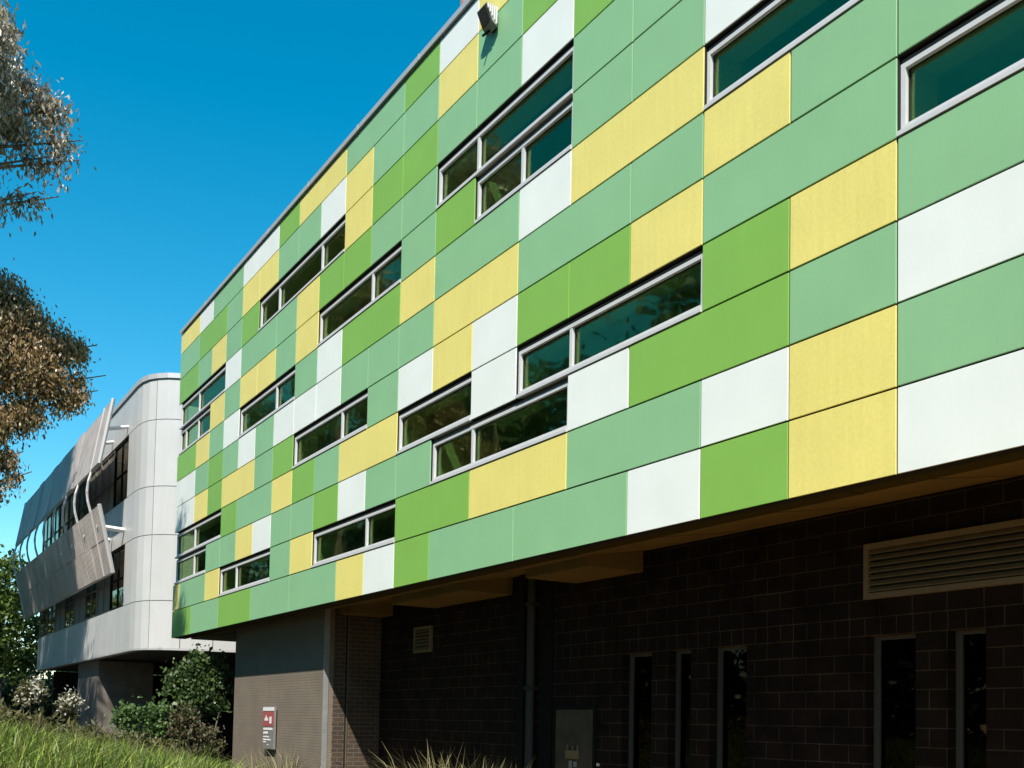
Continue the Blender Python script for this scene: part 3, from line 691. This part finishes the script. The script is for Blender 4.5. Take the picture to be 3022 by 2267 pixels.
stemmed('rusty_shrub', [(-18.44,-.92,-2.08,.23),(-18.4,-.77,-2.38,.34),(-18.3,-.42,-2.6,.3),(-18.45,-.98,-2.38,.26),(-18.34,-.55,-2.9,.3),(-18.24,-.2,-2.8,.22)], 2200, .08, .045, 'rust', 'brownish shrub between the strappy grass and the grey-brown block', 'shrub', 24, (-18.35, -.6, GZ))
stemmed('flowering_shrub', [(-27.96,-2.84,-1.5,.28),(-27.93,-2.66,-1.42,.24),(-27.98,-3.06,-1.62,.2),(-27.92,-2.57,-1.62,.2)], 1300, .09, .05, 'olive', 'rounded shrub with white flower heads under the left end of the silver building', 'shrub', 25, (-27.95, -2.8, GZ), [(-27.9,-2.7,-1.35,.25),(-27.9,-2.84,-1.52,.32),(-27.9,-2.6,-1.6,.2),(-27.9,-3.05,-1.6,.2)])
stemmed('flowering_shrub', [(-25.83,-2.11,-1.8,.24),(-25.86,-2.28,-1.9,.2),(-25.81,-1.97,-1.85,.18),(-25.83,-2.1,-2.1,.25)], 900, .09, .05, 'olive', 'low shrub thick with white flowers just left of the concrete pier', 'shrub', 26, (-25.83, -2.1, GZ), [(-25.8,-2.11,-1.78,.27),(-25.8,-2.0,-1.85,.2)])
tuft(-14.6, .1, GZ, 1.02, 220, 31, 'pale grass tuft at the foot of the grey-brown block', spread=.75)
tuft(-9.4, .9, GZ + .02, 1.18, 260, 32, 'straw-tipped grass tuft in front of the dark masonry wall', spread=.8)
tuft(-7.9, .7, GZ + .02, 1.10, 200, 33, 'thin straw-tipped grass tuft by the black steel column', spread=.7)

def tree(name, base, top, balls, n, L, W, mt, label, seed, droop=.9, r=.28, cat='tree'):
    t = thing(name, base, label, cat, 'gum trees along the left' if name == 'gum_tree' else None)
    np_obj('crown', leaves(balls, n, L, W, droop, seed, .25), 4, M[mt], t)
    b0 = Vector(base); tp = Vector(top); mb = MB()
    pts = [b0.lerp(tp, q) + Vector((math.sin(q * 5 + seed) * .25, math.cos(q * 4 + seed) * .2, 0)) * q for q in (0, .2, .4, .6, .8, 1)]
    mb.tube(pts, [r, r * .85, r * .7, r * .55, r * .35, r * .12], 10, cap=False)
    for b in balls:
        c = Vector(b[:3]); h = min(max((c.z - b0.z - 1.6) / (tp.z - b0.z), .2), .92)
        i = int(h * 5); s = pts[i].lerp(pts[min(i + 1, 5)], h * 5 - i)
        m1 = s.lerp(c, .5) + Vector((0, 0, .35))
        mb.tube([s, m1, c, c + (c - m1) * .35], [r * .22, r * .13, r * .06, .012], 6)
        for k in range(5):
            d_ = Vector((random.gauss(0, 1), random.gauss(0, 1), random.gauss(0, .7))).normalized() * b[3]
            mb.tube([c - (c - m1) * .2, c + d_ * .55, c + d_ * .95 - Vector((0, 0, .1))], [.018, .010, .004], 4)
    mb.build('trunk', M['bark'], t, smooth=True)
    return t
A = [(-18.14,-5.06,11.84,.32),(-18.18,-5.57,12.04,.62),(-18.13,-4.97,11.0,.39),(-18.09,-4.58,10.82,.42),(-18.17,-5.38,10.38,.76),(-18.05,-4.18,10.49,.43),(-18.02,-4.0,9.88,.32),(-18.11,-4.74,9.99,.42),(-18.03,-4.05,9.44,.21),(-18.08,-4.46,9.41,.25),(-18.11,-4.75,8.55,.2),(-18.07,-4.37,8.56,.18),(-18.15,-5.12,8.32,.21),(-18.2,-5.83,9.19,.82),(-18.21,-6.08,10.88,1.03),(-18.6,-6.6,12.4,1.0),(-19.3,-5.9,11.2,.9),(-17.4,-6.4,9.6,.9),(-16.3,-5.5,10.0,.5),(-16.0,-5.6,10.8,.45),(-17.1,-5.5,10.6,.45),(-16.9,-5.4,11.3,.4),(-16.9,-5.4,12.5,.24),(-15.7,-5.6,10.4,.4),(-16.9,-5.5,9.8,.5)]
tree('gum_tree', (-18.6, -7.2, GZ), (-18.4, -6.6, 13), A, 27000, .15, .046, 'gum_grey', 'grey-leaved gum tree with hanging leaves at the upper left edge', 41)
Bb = [(-19.13,-4.83,6.88,.51),(-19.08,-4.42,6.29,.58),(-19.02,-3.87,5.94,.51),(-18.95,-3.43,5.86,.33),(-19.16,-5.24,5.77,1.0),(-19.09,-4.45,5.32,.8),(-19.01,-3.84,5.12,.44),(-18.95,-3.4,4.85,.28),(-18.93,-3.27,5.21,.19),(-19.06,-4.21,4.33,.33),(-19.1,-4.6,4.2,.43),(-19.11,-4.63,3.32,.29),(-19.09,-4.49,2.9,.2),(-19.13,-4.86,2.64,.29),(-19.18,-5.55,3.91,.99),(-18.98,-3.59,4.64,.18),(-19.6,-5.9,5.4,1.0),(-18.7,-6.3,4.6,.9)]
tree('gum_tree', (-19.9, -7.0, GZ), (-19.5, -6.0, 7.2), Bb, 52000, .105, .042, 'gum_brown', 'dense brown-green gum tree reaching in at the middle of the left edge', 42)
rc = random.Random(3)
Cb = [(-27.6, -7.3, 12.7, .8), (-28.6, -7.3, 13.2, .9), (-29.5, -7.2, 11.4, .9), (-28.2, -7.3, 12.2, .8), (-31, -7, 11.6, 1.0), (-30.2, -7.2, 12.8, 1.0)]
for _ in range(40):
    q = rc.uniform(0, 1); Cb.append((-28.2 - q * 3 - rc.uniform(0, 7), -7.2 + rc.uniform(-.7, .6), 12.6 + q * 9.8, rc.uniform(.8, 1.35)))
tree('gum_tree', (-34, -9.0, GZ), (-34, -8.4, 20), Cb, 44000, .2, .085, 'gum_brown', 'tall gum tree out to the left that shades the silver building', 43)
Cc = [(-38.5 + rc.uniform(-4, 3.5), -7.8 + rc.uniform(-1, .6), rc.uniform(13.5, 24), rc.uniform(1, 1.6)) for _ in range(26)]
tree('gum_tree', (-38.5, -8.6, GZ), (-38.5, -8.2, 23), Cc, 34000, .22, .09, 'gum_brown', 'farthest tall gum tree left of the silver building', 44)
L_ = [(-53.87,-.52,5.22,.78),(-53.93,-1.13,4.83,1.03),(-53.8,0,3.87,.69),(-53.89,-.75,3.13,1.03),(-53.79,.14,2.31,.8),(-54.01,-2.01,3.9,1.36),(-53.88,-.69,1.41,1.03),(-53.79,.3,.92,.7),(-53.86,-.49,.21,.8),(-53.99,-1.76,1.35,1.36),(-54,.6,.4,.8),(-54,-2.5,.6,1.2),(-54.3,1.2,2.0,1.0),(-54.2,-3.6,3,1.5)]
tree('leafy_tree', (-54.2, -1, GZ), (-54, -.8, 4.6), L_, 9000, .26, .15, 'bright', 'bright green leafy tree beyond the far end of the silver building', 45, droop=.1, r=.22)

hb = [(-57.5 + random.uniform(-.8, .8), y, GZ + z, 1.0) for y in np.arange(-9, 5, .8) for z in (.6, 1.6, 2.5, 3.2)]
hd_ = thing('hedge', (-57.5, -2, GZ), 'dark clipped hedge under the bright green tree at the far left', 'hedge')
np_obj('foliage', leaves(hb, 16000, .2, .13, 0, 77, .2), 4, M['vib'], hd_)
mb = MB(); mb.box(-58.6, -58.2, -9.5, 5, GZ, GZ + 2.9); mb.build('sky_blocker', M['darkwall'], hd_)  # solid dark box added behind the leaves to shut out the bright sky

def wood(name, spots, n, seed, label):
    bl_ = []
    r2 = random.Random(seed)
    for (x, y, h) in spots:
        for _ in range(9 if h < 10 else 20): bl_.append((x + r2.uniform(-3, 3), y + r2.uniform(-2.5, 2.5), GZ + h * r2.uniform(.08, 1), r2.uniform(1.2, 2.6)))
    tag(np_obj(name, leaves(bl_, n, .55, .36, .1, seed, .3), 4, M['vib']), label, 'trees', kind='stuff')
wood('roadside_wood', [(-118 + i * 4.7, -20.5 - (i % 3) * 2.6, (23 if i < 14 else 18.5) + (i * 5) % 6) for i in range(33)], 120000, 7, 'belt of trees across the road, seen mirrored in the windows')
wood('distant_wood', [(-80 - (i % 2) * 4, -30 + i * 3.2, 5.5 + (i * 3) % 3) for i in range(20)], 30000, 8, 'dark belt of trees closing the view at the far left')

# white van at the left edge
vn = thing('van', (-36.5, -4.6, GZ), 'white van just cut by the left edge above the grass', 'van')
def vbox(name, mt, pts_side, y0, y1, par):
    mb = MB(); n = len(pts_side); V = [(x, y0, z) for x, z in pts_side] + [(x, y1, z) for x, z in pts_side]
    mb.poly(V, [tuple(range(n)), tuple(reversed(range(n, 2 * n)))] + [(i, i + n, (i + 1) % n + n, (i + 1) % n) for i in range(n)]); return mb.build(name, M[mt], par, bevel=.05)
vx, vy0, vy1 = -36.5, -5.05, -3.02
zz = lambda h: GZ + h
bd = vbox('body', 'white', [(vx - 2.6, zz(.35)), (vx + 2.7, zz(.35)), (vx + 2.75, zz(1.0)), (vx + 2.3, zz(1.35)), (vx + 1.75, zz(2.3)), (vx - 2.6, zz(2.35))], vy0, vy1, vn)
mb = MB(); mb.hexa([(vx + 2.29, vy0 + .12, zz(1.42)), (vx + 2.29, vy1 - .12, zz(1.42)), (vx + 1.82, vy1 - .12, zz(2.2)), (vx + 1.82, vy0 + .12, zz(2.2))], [(vx + 2.33, vy0 + .12, zz(1.42)), (vx + 2.33, vy1 - .12, zz(1.42)), (vx + 1.86, vy1 - .12, zz(2.2)), (vx + 1.86, vy0 + .12, zz(2.2))]); mb.build('windscreen', M['dglass'], vn)
mb = MB(); mb.box(vx - 1.6, vx + 1.5, vy0 + .3, vy1 - .3, zz(2.5), zz(2.62)); mb.box(vx - 1.2, vx - 1.1, vy0 + .4, vy1 - .4, zz(2.3), zz(2.5)); mb.box(vx + 1.1, vx + 1.2, vy0 + .4, vy1 - .4, zz(2.3), zz(2.5)); mb.build('roof_rack', M['white'], vn)
for y in (vy0 + .2, vy1 - .5): mb = MB(); mb.box(vx + 2.7, vx + 2.78, y, y + .3, zz(.75), zz(.95)); mb.build('headlight', M['steel'], vn)
for x in (vx - 1.7, vx + 1.8):
    for y in (vy0 - .02, vy1 - .2): mb = MB(); mb.tube([(x, y, zz(.36)), (x, y + .22, zz(.36))], .36, 20); mb.build('wheel', M['tyre'], vn)

# ------------------------------------------------------------------ light
w = bpy.data.worlds.new('World'); sc.world = w; w.use_nodes = True; nt = w.node_tree
bg = nt.nodes['Background']; sk = nt.nodes.new('ShaderNodeTexSky'); sk.sky_type = 'NISHITA'; sk.sun_disc = False
sk.sun_elevation = math.asin(SUN.z); sk.sun_rotation = math.atan2(SUN.x, SUN.y)
sk.air_density = 1.0; sk.dust_density = 0.0; sk.ozone_density = 1.6
hs = nt.nodes.new('ShaderNodeHueSaturation'); hs.inputs['Saturation'].default_value = 1.5
hs.inputs['Hue'].default_value = .475
nt.links.new(sk.outputs[0], hs.inputs['Color']); nt.links.new(hs.outputs[0], bg.inputs['Color'])
bg.inputs['Strength'].default_value = .115
sd = bpy.data.lights.new('sun', 'SUN'); sd.energy = 4.6; sd.angle = R(.5); sd.color = (1, .94, .86)
so = bpy.data.objects.new('sun', sd); COL.objects.link(so); so.rotation_euler = SUN.to_track_quat('Z', 'Y').to_euler(); so.location = (10, -10, 30)
vs = sc.view_settings; vs.view_transform = 'Standard'; vs.look = 'None'; vs.exposure = .68; vs.gamma = 1
sc.render.engine = 'CYCLES'; sc.cycles.max_bounces = 6; sc.cycles.transparent_max_bounces = 12
for o in bpy.data.objects:
    if '_o' in o: del o['_o']
